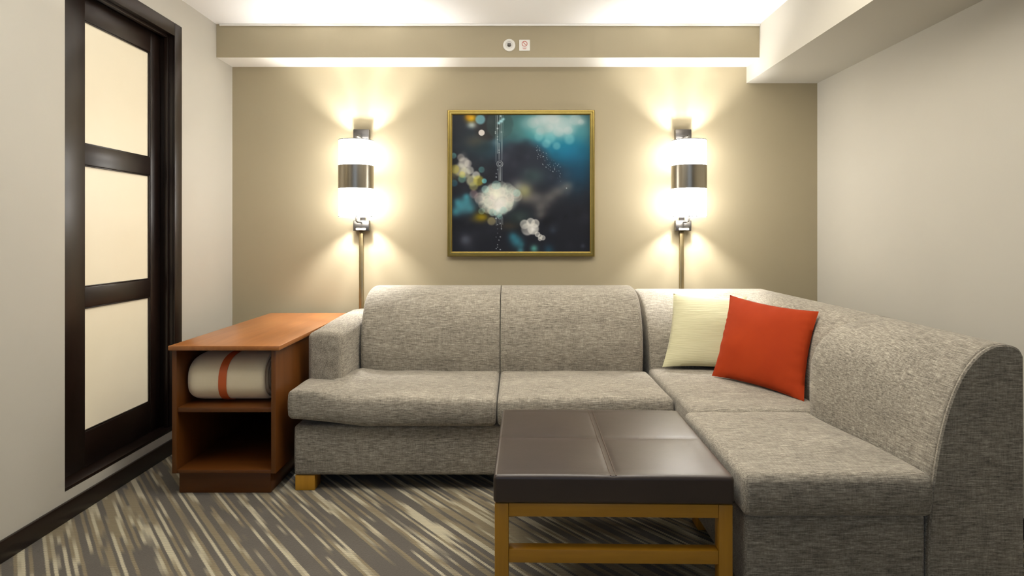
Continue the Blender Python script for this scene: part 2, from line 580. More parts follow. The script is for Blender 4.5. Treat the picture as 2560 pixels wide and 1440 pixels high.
bm = bmesh.new()
N = 56
st_ = []
R_ = 0.055
for k in range(8):
    a = PI / 2 * k / 8
    st_.append((-1.447 + R_ * (1 - math.sin(a)) if False else -1.447 + R_ * (1 - math.cos(a)), 0.66 + 0.34 * math.sin(a) ** 0.75))
for k in range(17):
    st_.append((-1.392 + (1.392 - 1.085) * k / 16, 1.0))
st_ += [(-1.075, 0.985), (-1.069, 0.95), (-1.071, 0.90), (-1.086, 0.87), (-1.084, 0.84), (-1.070, 0.80), (-1.069, 0.74), (-1.084, 0.70),
        (-1.088, 0.66), (-1.073, 0.62), (-1.071, 0.55), (-1.088, 0.50), (-1.088, 0.44), (-1.076, 0.38), (-1.078, 0.25), (-1.086, 0.12)]
st_ = [(x if x < -1.3 else -1.3 + (x + 1.3) * 0.885, q) for x, q in st_]
rings = []
for x, s in st_:
    ring = []
    for k in range(N):
        p = roll_pt(2 * PI * k / N, x, s)
        ring.append(bm.verts.new(p))
    rings.append(ring)
for A, B in zip(rings, rings[1:]):
    for k in range(N):
        bm.faces.new((A[k], A[(k + 1) % N], B[(k + 1) % N], B[k]))
bm.faces.new(rings[0])
bm.faces.new(rings[-1])
minz = min(v_.co.z for v_ in bm.verts)
bm.transform(Matrix.Translation((0, 0, 0.3795 - minz)))
dzb = 0.3795 - minz
finish('blanket', bm, M['blanket'], bl, 60)
bm = bmesh.new()
prev = None
ribs = []
for k in range(N):
    a = 2 * PI * k / N
    tilt = 0.004 * math.sin(a)
    row_ = []
    for dx, off in ((-0.017, 0.001), (-0.017, 0.0035), (0.017, 0.0035), (0.017, 0.001)):
        x = -1.277 + dx + tilt
        p = roll_pt(a, x, 1.0)
        nrm = Vector((0, p.y - CYB, (p.z - CZB) * 1.5)).normalized()
        p = p + nrm * off
        p.z = max(p.z + dzb, 0.3796)
        row_.append(bm.verts.new(p))
    ribs.append(row_)
for k in range(N):
    A, B = ribs[k], ribs[(k + 1) % N]
    for q in range(4):
        bm.faces.new((A[q], A[(q + 1) % 4], B[(q + 1) % 4], B[q]))
finish('ribbon', bm, M['ribbon'], bl, 50)

# ------------------------------------------------------------------ sofa module (left, with arm)
sofa = thing('sofa', (-0.14, 3.24, 0), 'two-seat grey-beige tweed sofa section with one left arm, along the back wall', 'sofa')
XA, XM = -0.083, 0.688
FZ = 0.067


def base_def(p):
    return p


bm = bmesh.new()
softbox(bm, -0.972, XM - 0.003, 2.735, 3.745, FZ, 0.286, 0.016, (14, 6, 3),
        lambda p: Vector((p.x, p.y - 0.006 * math.sin(PI * min(max((p.z - FZ) / 0.22, 0), 1)) * (1 if p.y < 2.8 else 0), p.z)))
finish('base', bm, M['fab_x'], sofa)
for x0, y0 in ((-0.968, 2.74), (0.59, 2.74), (-0.968, 3.64), (0.59, 3.64)):
    boxpart('foot', (x0, x0 + 0.086, y0, y0 + 0.086, 0, FZ - 0.0005), M['honey_z'], sofa, 0.003)
bm = bmesh.new()


def arm_def(p):
    q = p.copy()
    if q.z > 0.5:
        f_ = smooth01(0.5, 0.66, q.z)
        q.z += 0.016 * smooth01(2.95, 3.5, q.y) * f_
        q.z += 0.010 * math.sin(PI * min(max((q.x + 0.985) / 0.165, 0), 1)) * f_
    return q


softbox(bm, -0.985, -0.820, 2.950, 3.745, 0.288, 0.655, 0.026, (5, 12, 6), arm_def)
finish('arm', bm, M['fab_y'], sofa)


def seat(name, x0, x1, y0, y1, z0, z1, mat, parent, crown=0.016, r=0.021, extra=None, n=(16, 14, 3), low=0.004):
    def d(p):
        u = (p.x - x0) / (x1 - x0)
        v_ = (p.y - y0) / (y1 - y0)
        q = p.copy()
        k = (max(0.0, math.sin(PI * u)) * max(0.0, math.sin(PI * v_))) ** 0.55
        h = (p.z - z0) / (z1 - z0)
        q.z += crown * k * smooth01(0.4, 1, h)
        # front and side faces swell slightly
        mid = math.sin(PI * min(max(h, 0), 1))
        q.y += (-0.012 if v_ < 0.5 else 0.0) * mid * (abs(2 * v_ - 1) ** 6)
        q.x += (0.003 if u > 0.5 else -0.003) * mid * (abs(2 * u - 1) ** 8)
        q.z += 0.0035 * mnoise.noise(Vector((p.x * 5, p.y * 5, 2.0))) * smooth01(0.4, 1, h)
        if extra:
            q = extra(q, p)
        return q
    bm = bmesh.new()
    softbox(bm, x0, x1, y0, y1, z0, z1, r, n, d)
    # welt along the upper and lower front edges
    o = finish(name, bm, mat, parent)
    return o


def tee(q, p):
    f_ = smooth01(-0.862, -0.800, p.x)
    yb = 2.944 + (3.255 - 2.944) * f_
    q.y = 2.70 + (q.y - 2.70) * (yb - 2.70) / (3.255 - 2.70)
    ear = 1 - smooth01(-0.98, -0.62, p.x)
    q.z += 0.034 * ear
    return q


seat('seat_cushion', -0.985, XA - 0.004, 2.700, 3.255, 0.289, 0.412, M['fab_x'], sofa, extra=tee, n=(40, 14, 3))
seat('seat_cushion', XA + 0.004, XM - 0.006, 2.700, 3.255, 0.289, 0.412, M['fab_x'], sofa)


def back_block(name, prof, x0, x1, mat, parent, r=0.03, nmid=10, k0=1.0, k1=1.0):
    """upholstered back: outline (y, z) swept along x with softened ends"""
    P = ccw([tuple(q) for q in prof])
    bm = bmesh.new()
    stn = [(0, r), (0.10 * r, r * (1 - math.sqrt(1 - 0.9 ** 2))), (0.35 * r, r * (1 - math.sqrt(1 - 0.65 ** 2))), (0.65 * r, r * (1 - math.sqrt(1 - .35 ** 2))), (r, 0)]
    stn = [(0, r), (0.07 * r, 0.63 * r), (0.25 * r, 0.34 * r), (0.55 * r, 0.10 * r), (r, 0)]
    sts = [(x0 + a * k0, d * k0) for a, d in stn]
    sts += [(x0 + r + (x1 - x0 - 2 * r) * k / nmid, 0) for k in range(1, nmid)]
    sts += [(x1 - a * k1, d * k1) for a, d in reversed(stn)]
    rr = []
    for x, d in sts:
        Q = offset_poly(P, d) if d > 0 else [Vector(q) for q in P]
        u = (x - x0) / (x1 - x0)
        rr.append([bm.verts.new((x, q.x, q.y)) for q in Q])
    for A, B in zip(rr, rr[1:]):
        n_ = len(A)
        for k in range(n_):
            bm.faces.new((A[k], A[(k + 1) % n_], B[(k + 1) % n_], B[k]))
    bm.faces.new(rr[0])
    bm.faces.new(rr[-1])
    return finish(name, bm, mat, parent)


sp = dense([(3.262, 0.290), (3.252, 0.42), (3.243, 0.52), (3.262, 0.64), (3.315, 0.74), (3.395, 0.802), (3.50, 0.828), (3.62, 0.828), (3.71, 0.808), (3.745, 0.76)], 0.02) + [Vector((3.748, 0.5)), Vector((3.748, 0.292))]
back_block('back_cushion', sp, -0.812, XA - 0.0015, M['fab_x'], sofa, 0.026, k1=0.25)
back_block('back_cushion', sp, XA + 0.0015, 0.664, M['fab_x'], sofa, 0.026, k0=0.25)

# ------------------------------------------------------------------ corner module
XO, YO = 1.487, 3.75
corner = thing('corner_sofa', (1.09, 3.1, 0), 'corner section of the tweed sectional under the two throw pillows', 'sofa')
zz = [0.288, 0.45, 0.56, 0.64, 0.70, 0.745, 0.775, 0.793, 0.80]
tb_ = [0.475, 0.480, 0.455, 0.410, 0.350, 0.285, 0.215, 0.14, 0.05]
tr_ = [0.245, 0.245, 0.230, 0.210, 0.185, 0.160, 0.130, 0.090, 0.04]
dz_ = dense(list(zip(zz, tb_)), 0.02)
dr_ = dense(list(zip(zz, tb_)), 0.02)
prof3 = []
for q in dz_:
    z_ = min(q.x, 0.801)
    t1 = q.y
    t2 = float(np.interp(t1, list(reversed(tb_)) , list(reversed(tr_)))) if t1 < 0.475 else 0.245
    prof3.append((t1, t2, z_))
prof3 += [(0.02, 0.018, 0.795), (0.004, 0.004, 0.780), (0.0, 0.0, 0.75), (0.0, 0.0, 0.5), (0, 0, 0.288)]
bm = bmesh.new()
rr = []
mats_i = []
xs_ = [0.700, 0.702, 0.708, 0.720] + [0.72 + (1.20 - 0.72) * k / 6 for k in range(1, 7)]
ins = {0.700: 0.016, 0.702: 0.008, 0.708: 0.003}
for x in xs_:
    d = ins.get(x, 0)
    ring = []
    for t1, t2, z_ in prof3:
        ring.append(bm.verts.new((x, YO - max(t1 - d, 0) , z_ - (d if z_ > 0.7 else 0))))
    rr.append(ring)
    mats_i.append(0)
# bend the last stretch into the mitre
ring = [bm.verts.new((min(XO - t2, XO), YO - t1, z_)) for t1, t2, z_ in prof3]
rr.append(ring)
mats_i.append(0)
for y in [3.26 - (3.26 - 2.4575) * k / 6 for k in range(0, 7)]:
    ring = []
    for t1, t2, z_ in prof3:
        yy = min(y, YO - t1 - 0.002) if y > 3.2 else y
        ring.append(bm.verts.new((XO - t2, yy, z_)))
    rr.append(ring)
    mats_i.append(1)
for (A, B), mi in zip(zip(rr, rr[1:]), mats_i[:-1]):
    n_ = len(A)
    for k in range(n_):
        f = bm.faces.new((A[k], A[(k + 1) % n_], B[(k + 1) % n_], B[k]))
        f.material_index = 1 if mi or B[k].co.y < 3.2 else 0
bm.faces.new(rr[0])
bm.faces.new(rr[-1])
finish('back_rest', bm, [M['fab_x'], M['fab_y']], corner, 50)
bm = bmesh.new()
softbox(bm, 0.700, XO - 0.002, 2.482, YO - 0.002, FZ, 0.286, 0.014, (8, 8, 3))
finish('base', bm, M['fab_y'], corner)
seat('seat_cushion', 0.692, 1.240, 2.474, 3.268, 0.289, 0.425, M['fab_x'], corner, crown=0.012)
for x0, y0 in ((0.71, 2.50), (1.39, 2.50), (0.71, 3.64), (1.39, 3.64)):
    boxpart('foot', (x0, x0 + 0.08, y0, y0 + 0.08, 0, FZ - 0.0005), M['honey_z'], corner, 0.003)

# ------------------------------------------------------------------ chaise module
ch = thing('chaise', (1.07, 2.14, 0), 'armless end section of the sectional nearest the camera, beside the leather ottoman', 'sofa')
near = [(0.280, 0.075), (0.280, 0.20), (0.275, 0.31), (0.261, 0.44), (0.240, 0.55), (0.213, 0.64), (0.184, 0.705), (0.155, 0.748), (0.122, 0.780), (0.085, 0.798), (0.045, 0.800), (0.015, 0.788), (0.001, 0.765), (0, 0.6), (0, 0.3), (0, 0.075)]
far = [(0.262, 0.075), (0.290, 0.20), (0.330, 0.31), (0.341, 0.44), (0.342, 0.55), (0.332, 0.64), (0.305, 0.700), (0.252, 0.748), (0.180, 0.780), (0.100, 0.798), (0.045, 0.800), (0.015, 0.788), (0.001, 0.765), (0, 0.6), (0, 0.3), (0, 0.075)]
nd = dense(near[:13], 0.02)
NEAR = [tuple(q) for q in nd]
# refine both outlines at the same parameters
def refine(P):
    out = []
    for i in range(12):
        p0, p1, p2, p3 = (Vector(P[max(i - 1, 0)]), Vector(P[i]), Vector(P[i + 1]), Vector(P[min(i + 2, 12)]))
        for k in range(4):
            s_ = k / 4
            out.append(0.5 * ((2 * p1) + (p2 - p0) * s_ + (2 * p0 - 5 * p1 + 4 * p2 - p3) * s_ ** 2 + (3 * p1 - p0 - 3 * p2 + p3) * s_ ** 3))
    return out + [Vector(q) for q in P[12:]]
NE, FA = refine(near), refine(far)
bm = bmesh.new()
Y0c, Y1c = 1.842, 2.456
ysl = [(Y1c, 0.012), (Y1c - 0.002, 0.009), (Y1c - 0.007, 0.006), (Y1c - 0.018, 0.0)] + [(Y1c - 0.018 - (Y1c - 0.03 - Y0c) * k / 14, 0) for k in range(1, 14)] + [(Y0c + 0.010, 0.0), (Y0c + 0.003, 0.002), (Y0c, 0.006)]
rr = []
for y, d in ysl:
    s_ = smooth01(Y0c, Y1c, y)
    P = [a * (1 - s_) + b * s_ for a, b in zip(NE, FA)]
    P = [(XO - q.x, q.y) for q in P]
    if d:
        Q = offset_poly(P, -d)
        A_ = sum(P[i][0] * P[(i + 1) % len(P)][1] - P[(i + 1) % len(P)][0] * P[i][1] for i in range(len(P)))
        if A_ > 0:
            Q = offset_poly(P, d)
        P = Q
    rr.append([bm.verts.new((q[0], y, q[1])) for q in P])
for A, B in zip(rr, rr[1:]):
    n_ = len(A)
    for k in range(n_):
        bm.faces.new((A[k], A[(k + 1) % n_], B[(k + 1) % n_], B[k]))
bm.faces.new(rr[0])
bm.faces.new(rr[-1])
finish('back_rest', bm, M['fab_y'], ch, 40)
# flat end panel closing the back towards the room
P = ccw([(XO - q.x, q.y) for q in NE])
bm = bmesh.new()
rr = []
for y, d in ((Y0c - 0.001, 0.004), (Y0c - 0.004, 0.001), (Y0c - 0.010, 0.001), (Y0c - 0.014, 0.006)):
    rr.append([bm.verts.new((q.x, y, q.y)) for q in offset_poly(P, d)])
for A, B in zip(rr, rr[1:]):
    n_ = len(A)
    for k in range(n_):
        bm.faces.new((A[k], A[(k + 1) % n_], B[(k + 1) % n_], B[k]))
bm.faces.new(rr[0])
bm.faces.new(rr[-1])
finish('end_panel', bm, M['fab_x'], ch, 30)
bm = bmesh.new()
softbox(bm, 0.672, 1.206, 1.838, 2.455, FZ, 0.300, 0.014, (8, 8, 3),
        lambda p: Vector((min(p.x, 1.487 - 0.2625 - 0.0 * p.z) if False else p.x, p.y, p.z)))
finish('base', bm, M['fab_x'], ch)


def ch_extra(q, p):
    # right side follows the swelling back
    s_ = smooth01(1.83, 2.47, p.y)
    lim = XO - (0.283 * (1 - s_) + 0.341 * s_)
    q.x = 0.660 + (q.x - 0.660) * (lim - 0.660) / (1.232 - 0.660)
    return q


seat('seat_cushion', 0.660, 1.232, 1.805, 2.452, 0.303, 0.428, M['fab_x'], ch, crown=0.010, r=0.021, extra=ch_extra)
for x0, y0 in ((0.69, 1.87), (1.13, 1.87), (0.69, 2.37), (1.13, 2.37)):
    boxpart('foot', (x0, x0 + 0.08, y0, y0 + 0.08, 0, FZ - 0.0005), M['honey_z'], ch, 0.003)
for y0 in (1.87, 2.37):
    boxpart('foot', (1.38, 1.46, y0, y0 + 0.08, 0, 0.0745), M['honey_z'], ch, 0.003)

# ------------------------------------------------------------------ throw pillows
def pillow(name, TL, TR, BR, BL, thick, mat, label, wr=0.004, ph=0.0):
    TL, TR, BR, BL = map(Vector, (TL, TR, BR, BL))
    n_ = 34
    cen = (TL + TR + BR + BL) / 4
    nrm = ((TR - BL).cross(TL - BR)).normalized()
    bm = bmesh.new()
    g = {}
    for side in (1, -1):
        for i in range(n_ + 1):
            for j in range(n_ + 1):
                u, v_ = i / n_, j / n_
                edge = i in (0, n_) or j in (0, n_)
                if edge and side == -1:
                    g[(side, i, j)] = g[(1, i, j)]
                    continue
                # hollow edges between the pointed corners
                cu = 0.036 * (1 - (2 * v_ - 1) ** 2)
                cv = 0.036 * (1 - (2 * u - 1) ** 2)
                uu = u + cu * (0.5 - u) * 2 * abs(2 * u - 1) ** 1.5
                vv = v_ + cv * (0.5 - v_) * 2 * abs(2 * v_ - 1) ** 1.5
                p = (BL * (1 - uu) + BR * uu) * (1 - vv) + (TL * (1 - uu) + TR * uu) * vv
                h = (max(0, math.sin(PI * u)) * max(0, math.sin(PI * v_))) ** 0.50
                eu = math.exp(-((min(u, 1 - u)) / 0.09) ** 2)
                ev = math.exp(-((min(v_, 1 - v_)) / 0.09) ** 2)
                wrk = wr * (eu * math.sin(v_ * 58 + 3 * math.sin(v_ * 9 + ph)) + ev * math.sin(u * 46 + 3 * math.sin(u * 7 + ph)))
                off = thick / 2 * h * (1 + 0.10 * mnoise.noise(Vector((u * 3, v_ * 3, ph)))) + wrk * min(1, h * 2.5)
                p = p + nrm * side * off
                g[(side, i, j)] = bm.verts.new(p)
    for side in (1, -1):
        for i in range(n_):
            for j in range(n_):
                q = [g[(side, i, j)], g[(side, i + 1, j)], g[(side, i + 1, j + 1)], g[(side, i, j + 1)]]
                if len(set(q)) < 4:
                    continue
                try:
                    bm.faces.new(q)
                except ValueError:
                    pass
    o = finish(name, bm, mat, None, 75, label, 'pillow')
    return o


pillow('throw_pillow', (0.852, 3.385, 0.802), (1.262, 3.42, 0.782), (1.190, 3.12, 0.438), (0.750, 3.205, 0.442), 0.125, M['cream'],
       'pale cream ribbed throw pillow behind the orange one', 0.002, 1.3)
pillow('throw_pillow', (1.085, 3.17, 0.815), (1.330, 2.745, 0.784), (1.196, 2.595, 0.428), (0.944, 3.015, 0.440), 0.135, M['orange'],
       'burnt orange square throw pillow leaning in the sofa corner', 0.0035, 0.2)

# ------------------------------------------------------------------ leather ottoman
ot = thing('ottoman', (0.287, 2.178, 0), 'square dark brown leather ottoman on a honey wood frame', 'ottoman')
OX0, OX1, OY0, OY1 = -0.061, 0.645, 1.830, 2.526
bm = bmesh.new()


def ot_def(p):
    u, v_ = (p.x - OX0) / (OX1 - OX0), (p.y - OY0) / (OY1 - OY0)
    q = p.copy()
    h = (p.z - 0.331) / 0.083
    k = (max(0, math.sin(2 * PI * u % PI if False else PI * ((2 * u) % 1.0))) * max(0, math.sin(PI * ((2 * v_) % 1.0)))) ** 0.4
    f_ = smooth01(0.6, 1, h)
    q.z += 0.006 * k * f_ - 0.002 * (1 - k) * f_ * (1 if 0.05 < u < 0.95 and 0.05 < v_ < 0.95 else 0)
    return q


softbox(bm, OX0, OX1, OY0, OY1, 0.331, 0.414, 0.012, (48, 48, 3), ot_def)
finish('cushion', bm, M['leather'], ot)
bm = bmesh.new()
xm, ym = (OX0 + OX1) / 2, (OY0 + OY1) / 2
for dx in (-0.008, 0.008):
    tube(bm, [(xm + dx, OY0 + 0.006 + (OY1 - OY0 - 0.012) * k / 20, 0.4135) for k in range(21)], 0.0022, 6)
finish('seam', bm, M['leather_welt'], ot, label='double stitched seam down the middle')
bm = bmesh.new()
q_ = 0.007
tube(bm, [(OX0 + q_, OY0 + q_, 0.4115), (OX1 - q_, OY0 + q_, 0.4115), (OX1 - q_, OY1 - q_, 0.4115), (OX0 + q_, OY1 - q_, 0.4115)], 0.0026, 6, True)
finish('piping', bm, M['leather_welt'], ot)
L_ = 0.041
for x0 in (OX0 + 0.004, OX1 - 0.004 - L_):
    for y0 in (OY0 + 0.006, OY1 - 0.006 - L_):
        boxpart('leg', (x0, x0 + L_, y0, y0 + L_, 0, 0.3305), M['honey_z'], ot, 0.003)
for y0 in (OY0 + 0.0075, OY1 - 0.006 - L_ + 0.0015):
    boxpart('apron', (OX0 + 0.0455, OX1 - 0.0455, y0, y0 + 0.036, 0.291, 0.3305), M['honey_x'], ot, 0.002)
    boxpart('stretcher', (OX0 + 0.0455, OX1 - 0.0455, y0, y0 + 0.040, 0.155, 0.1945), M['honey_x'], ot, 0.002)
for x0 in (OX0 + 0.006, OX1 - 0.006 - 0.036):
    boxpart('apron', (x0, x0 + 0.036, OY0 + 0.0475, OY1 - 0.0475, 0.291, 0.3305), M['honey_y'], ot, 0.002)
ot.rotation_euler = (0, 0, -math.radians(1.0))

# ------------------------------------------------------------------ wall sconces
def sconce(xc, label, side):
    yc = 3.722
    px_ = xc - 0.008 if side < 0 else xc  # cord cover sits a touch off centre
    s = thing('wall_sconce', (xc, YB, 1.20), label, 'lamp', 'pair of wall sconces flanking the painting')
    zt, zb_, r = 1.680, 1.226, 0.1010
    zm1, zm0 = 1.530, 1.392
    def shell(z0, z1, name, mat, rr_=r, th=0.002):
        bm = bmesh.new()
        rings = lathe(bm, xc, yc, [(rr_, z0), (rr_, z1), (rr_ - th, z1), (rr_ - th, z0), (rr_, z0)], 48)
        bmesh.ops.remove_doubles(bm, verts=bm.verts[:], dist=1e-5)
        for f in bm.faces:
            c_ = f.calc_center_median()
            f.material_index = 1 if (c_.xy - Vector((xc, yc))).length < rr_ - th * 0.75 and abs(c_.z - z0) > 1e-4 and abs(c_.z - z1) > 1e-4 else 0
        return finish(name, bm, [mat, M['shade_in']], s, 30)
    shell(zm1, zt - 0.003, 'shade', M['shade'])
    shell(zb_ + 0.003, zm0, 'shade', M['shade'])
    shell(zm0 + 0.0005, zm1 - 0.0005, 'metal_band', M['band'], r + 0.0025, 0.006)
    shell(zt - 0.003, zt + 0.001, 'shade_rim', M['chrome'], r + 0.0008, 0.003)
    shell(zb_ - 0.001, zb_ + 0.003, 'shade_rim', M['chrome'], r + 0.0008, 0.003)
    # wall plates, arms
    bm = bmesh.new()
    box(bm, xc - 0.016, xc + 0.016, YB - 0.012, YB - 0.0005, 1.20, 1.72, bev=0.002)
    finish('back_bar', bm, M['chrome'], s)
    for z0, z1, sg in ((1.700, 1.768, 1), (1.142, 1.208, -1)):
        boxpart('bracket', (xc - 0.049, xc + 0.049, YB - 0.052, YB - 0.0125, z0, z1), M['chrome'], s, 0.004)
        bm = bmesh.new()
        za = (z0 + 0.012) if sg > 0 else (z1 - 0.012)
        zin = za - sg * 0.098
        tube(bm, [(xc, YB - 0.053, za), (xc, yc + 0.03, za), (xc, yc, za - sg * 0.006), (xc, yc, zin)], 0.006, 8)
        finish('arm', bm, M['chrome'], s)
        bm = bmesh.new()
        for k in range(3):
            a = 2 * PI * k / 3 + 0.5
            zsp = zt - 0.006 if sg > 0 else zb_ + 0.006
            tube(bm, [(xc, yc, zsp), (xc + (r - 0.003) * math.cos(a), yc + (r - 0.003) * math.sin(a), zsp)], 0.0016, 5)
        finish('spider', bm, M['chrome'], s)
        bm = bmesh.new()
        zq = zin
        lathe(bm, xc, yc, [(0.001, zq), (0.011, zq), (0.011, zq - sg * 0.022), (0.001, zq - sg * 0.028)], 16)
        finish('lamp_socket', bm, M['plastic'], s)
        bm = bmesh.new()
        zc = zq - sg * 0.046
        bmesh.ops.create_uvsphere(bm, u_segments=16, v_segments=10, radius=0.031, matrix=Matrix.Translation((xc, yc, zc)))
        finish('bulb', bm, M['bulb'], s)
    # light reflection on the lower bracket, put in as a pale strip
    boxpart('bracket_glint', (xc - 0.030, xc + 0.030, YB - 0.060, YB - 0.0522, 1.148, 1.160), M['plastic'], s, 0.002)
    bm = bmesh.new()
    box(bm, px_ - 0.015, px_ + 0.013, YB - 0.016, YB - 0.0005, 0.08, 1.1415, bev=0.005)
    finish('cord_cover', bm, M['brass'], s)
    return s


sconce(-0.952, 'lit cylinder wall sconce left of the painting, above the side table', -1)
sconce(1.030, 'lit cylinder wall sconce right of the painting, above the corner section', 1)

# ------------------------------------------------------------------ painting
PX0, PX1, PZ0, PZ1 = -0.424, 0.486, 0.985, 1.890
pt = thing('framed_painting', (0.031, YB, PZ0), 'square abstract painting of pale blossoms on dark teal, in a gold frame', 'painting')
fw = 0.029
bm = bmesh.new()
YP = YB - 0.036
outl = []
prof = [(0.0, 0.0), (0.0, 0.030), (0.004, 0.036), (0.010, 0.036), (0.013, 0.031), (0.022, 0.030), (0.025, 0.026), (fw, 0.024), (fw, 0.0)]
loops = []
for ins_, dep in prof:
    y = YB - 0.001 - dep
    loops.append([bm.verts.new(c_) for c_ in ((PX0 + ins_, y, PZ0 + ins_), (PX1 - ins_, y, PZ0 + ins_), (PX1 - ins_, y, PZ1 - ins_), (PX0 + ins_, y, PZ1 - ins_))])
for A, B in zip(loops, loops[1:] + loops[:1]):
    for k in range(4):
        bm.faces.new((A[k], A[(k + 1) % 4], B[(k + 1) % 4], B[k]))
finish('frame', bm, M['gold'], pt, 20)

G = 340
ZX0, ZX1, ZY0, ZY1 = 168., 1298., 150., 1274.
px = np.linspace(ZX0, ZX1, G + 1)
py = np.linspace(ZY0, ZY1, G + 1)
XX, YY = np.meshgrid(px, py)
rng = np.random.RandomState(3)
img = np.zeros((G + 1, G + 1, 3)) + np.array([20, 22, 30.])


def blob(x, y, rx, c, a, ry=None, hard=0.0, ring=0.0, ang=0.0):
    ry = ry or rx
    dx, dy = XX - x, YY - y
    if ang:
        dx, dy = dx * math.cos(ang) + dy * math.sin(ang), -dx * math.sin(ang) + dy * math.cos(ang)
    d = np.sqrt((dx / rx) ** 2 + (dy / ry) ** 2)
    if hard:
        m = np.clip((1.0 - d) / (1 - hard) + 0.5, 0, 1)
        m = m * m * (3 - 2 * m)
        m = m * (1 - ring + ring * np.clip(d, 0, 1) ** 3)
    else:
        m = np.exp(-(d ** 2) * 1.3)
    img[:] = img * (1 - a * m[..., None]) + np.array(c, float) * (a * m[..., None])


blob(980, 270, 460, (92, 165, 168), 1.0, 240)
blob(640, 260, 130, (62, 100, 100), .75, 170)
blob(450, 400, 220, (38, 62, 70), .6, 100)
blob(560, 430, 200, (42, 68, 84), .55, 120)
blob(1120, 470, 270, (48, 122, 156), .9, 165)
blob(1200, 620, 200, (26, 62, 86), .75, 190)
blob(900, 420, 130, (50, 110, 140), .5, 70)
blob(455, 230, 110, (28, 26, 28), .85, 130, hard=.6)
blob(560, 230, 110, (40, 62, 62), .5, 120, hard=.8)
blob(740, 560, 220, (30, 32, 44), .9, 190, hard=.45)
blob(980, 640, 140, (28, 32, 46), .8, 130)
blob(835, 650, 120, (58, 78, 78), .65, 80)
blob(370, 370, 100, (76, 66, 52), .6, 60)
for x, y, r in ((830, 215, 80), (900, 190, 90), (980, 210, 110), (1080, 230, 110), (1180, 190, 80), (890, 285, 55), (1040, 290, 70), (1120, 280, 60), (960, 260, 60), (1225, 210, 40), (1000, 170, 90)):
    blob(x, y, r, (190, 194, 194), .5, r * .75)
    blob(x, y, r * .6, (205, 205, 205), .18, r * .55, hard=.6, ring=.3)
for x, y, r in ((970, 345, 42), (940, 385, 34), (1025, 405, 30), (1130, 350, 40), (880, 330, 36)):
    blob(x, y, r, (140, 190, 196), .4, hard=.2)
# top left
blob(325, 175, 48, (214, 170, 40), .95, 40)
blob(300, 165, 30, (190, 130, 30), .6)
blob(400, 188, 40, (120, 165, 175), .8, hard=.5)
blob(330, 235, 42, (190, 200, 195), .75, 30)
blob(410, 297, 25, (205, 200, 196), .95, hard=.75)
# left cluster
for x, y, r, c, a in ((240, 500, 30, (170, 165, 160), .7), (265, 545, 45, (200, 198, 190), .8), (235, 600, 52, (196, 196, 188), .8),
                      (300, 550, 30, (205, 200, 195), .7), (190, 595, 36, (190, 178, 80), .7), (275, 625, 42, (205, 205, 180), .7),
                      (315, 605, 32, (190, 190, 184), .8), (250, 675, 32, (110, 150, 140), .7), (250, 640, 26, (200, 190, 90), .5),
                      (365, 645, 32, (195, 198, 195), .85), (330, 690, 44, (190, 190, 160), .8), (385, 690, 42, (185, 178, 80), .7),
                      (345, 735, 36, (150, 150, 100), .7), (410, 600, 25, (90, 140, 140), .8), (432, 692, 20, (120, 190, 200), .85),
                      (180, 485, 24, (110, 160, 160), .8), (345, 800, 34, (150, 125, 130), .55), (185, 710, 28, (60, 110, 130), .6)):
    blob(x, y, r, c, a * .85, hard=.4, ring=.12)
for x, y, r in ((290, 860, 55), (245, 905, 60), (195, 945, 45), (320, 915, 45), (285, 820, 30), (210, 870, 40)):
    blob(x, y, r, (96, 168, 182), .55)
# right diagonal mist
for x, y, r in ((750, 750, 95), (840, 830, 80), (900, 900, 70), (970, 830, 75), (1040, 780, 75), (1110, 735, 60), (760, 830, 80), (900, 970, 60)):
    blob(x, y, r, (128, 124, 118), .48, r * .75)
blob(760, 775, 60, (168, 170, 110), .5)
blob(700, 740, 50, (170, 175, 165), .5)
blob(720, 985, 110, (58, 76, 72), .6, 70)
blob(640, 1060, 90, (58, 50, 36), .6, 40)
blob(410, 990, 56, (168, 148, 44), .8, 32)
blob(492, 1022, 34, (128, 122, 96), .8, hard=.5)
blob(360, 1010, 60, (80, 72, 40), .5, 30)
# large blossom
blob(545, 835, 160, (170, 182, 176), .7, 118, hard=.5)
for k in range(60):
    a = 2 * PI * k / 60 * 7.1
    rad = 0.25 + 0.78 * ((k * 0.618) % 1)
    x, y = 548 + 152 * rad * math.cos(a), 838 + 122 * rad * math.sin(a)
    r = 26 + 20 * rng.rand()
    blob(x, y, r, (198 + 26 * rng.rand(), 206 + 10 * rng.rand(), 200), .36, hard=.6, ring=.45)
blob(530, 812, 52, (228, 230, 212), .8)
blob(560, 880, 70, (220, 220, 220), .6)
blob(490, 830, 30, (190, 176, 182), .35)
for x, y, r in ((500, 950, 28), (545, 960, 32), (590, 930, 26), (410, 940, 26), (700, 790, 30), (560, 985, 22), (440, 760, 30), (530, 725, 36)):
    blob(x, y, r, (150, 190, 186), .5, hard=.6, ring=.3)
blob(545, 930, 24, (225, 228, 226), .8)
# small blossom
for x, y, r in ((762, 1048, 38), (812, 1030, 34), (850, 1040, 34), (832, 1085, 46), (785, 1088, 50), (868, 1130, 22), (890, 1148, 20), (912, 1158, 21), (888, 1168, 16)):
    blob(x, y, r, (206, 206, 202), .75, hard=.62, ring=.25)
blob(835, 1088, 30, (232, 232, 230), .7)
for x, y, r, c, a in ((670, 1150, 45, (66, 122, 138), .7), (700, 1190, 55, (70, 128, 145), .7), (735, 1215, 30, (60, 110, 120), .6), (840, 1246, 35, (86, 138, 132), .9),
                      (730, 1262, 30, (80, 130, 140), .7), (960, 1255, 45, (40, 72, 90), .7), (280, 1175, 44, (88, 92, 104), .6), (995, 1095, 28, (52, 66, 80), .6), (1240, 1225, 20, (70, 76, 90), .6)):
    blob(x, y, r, c, a)
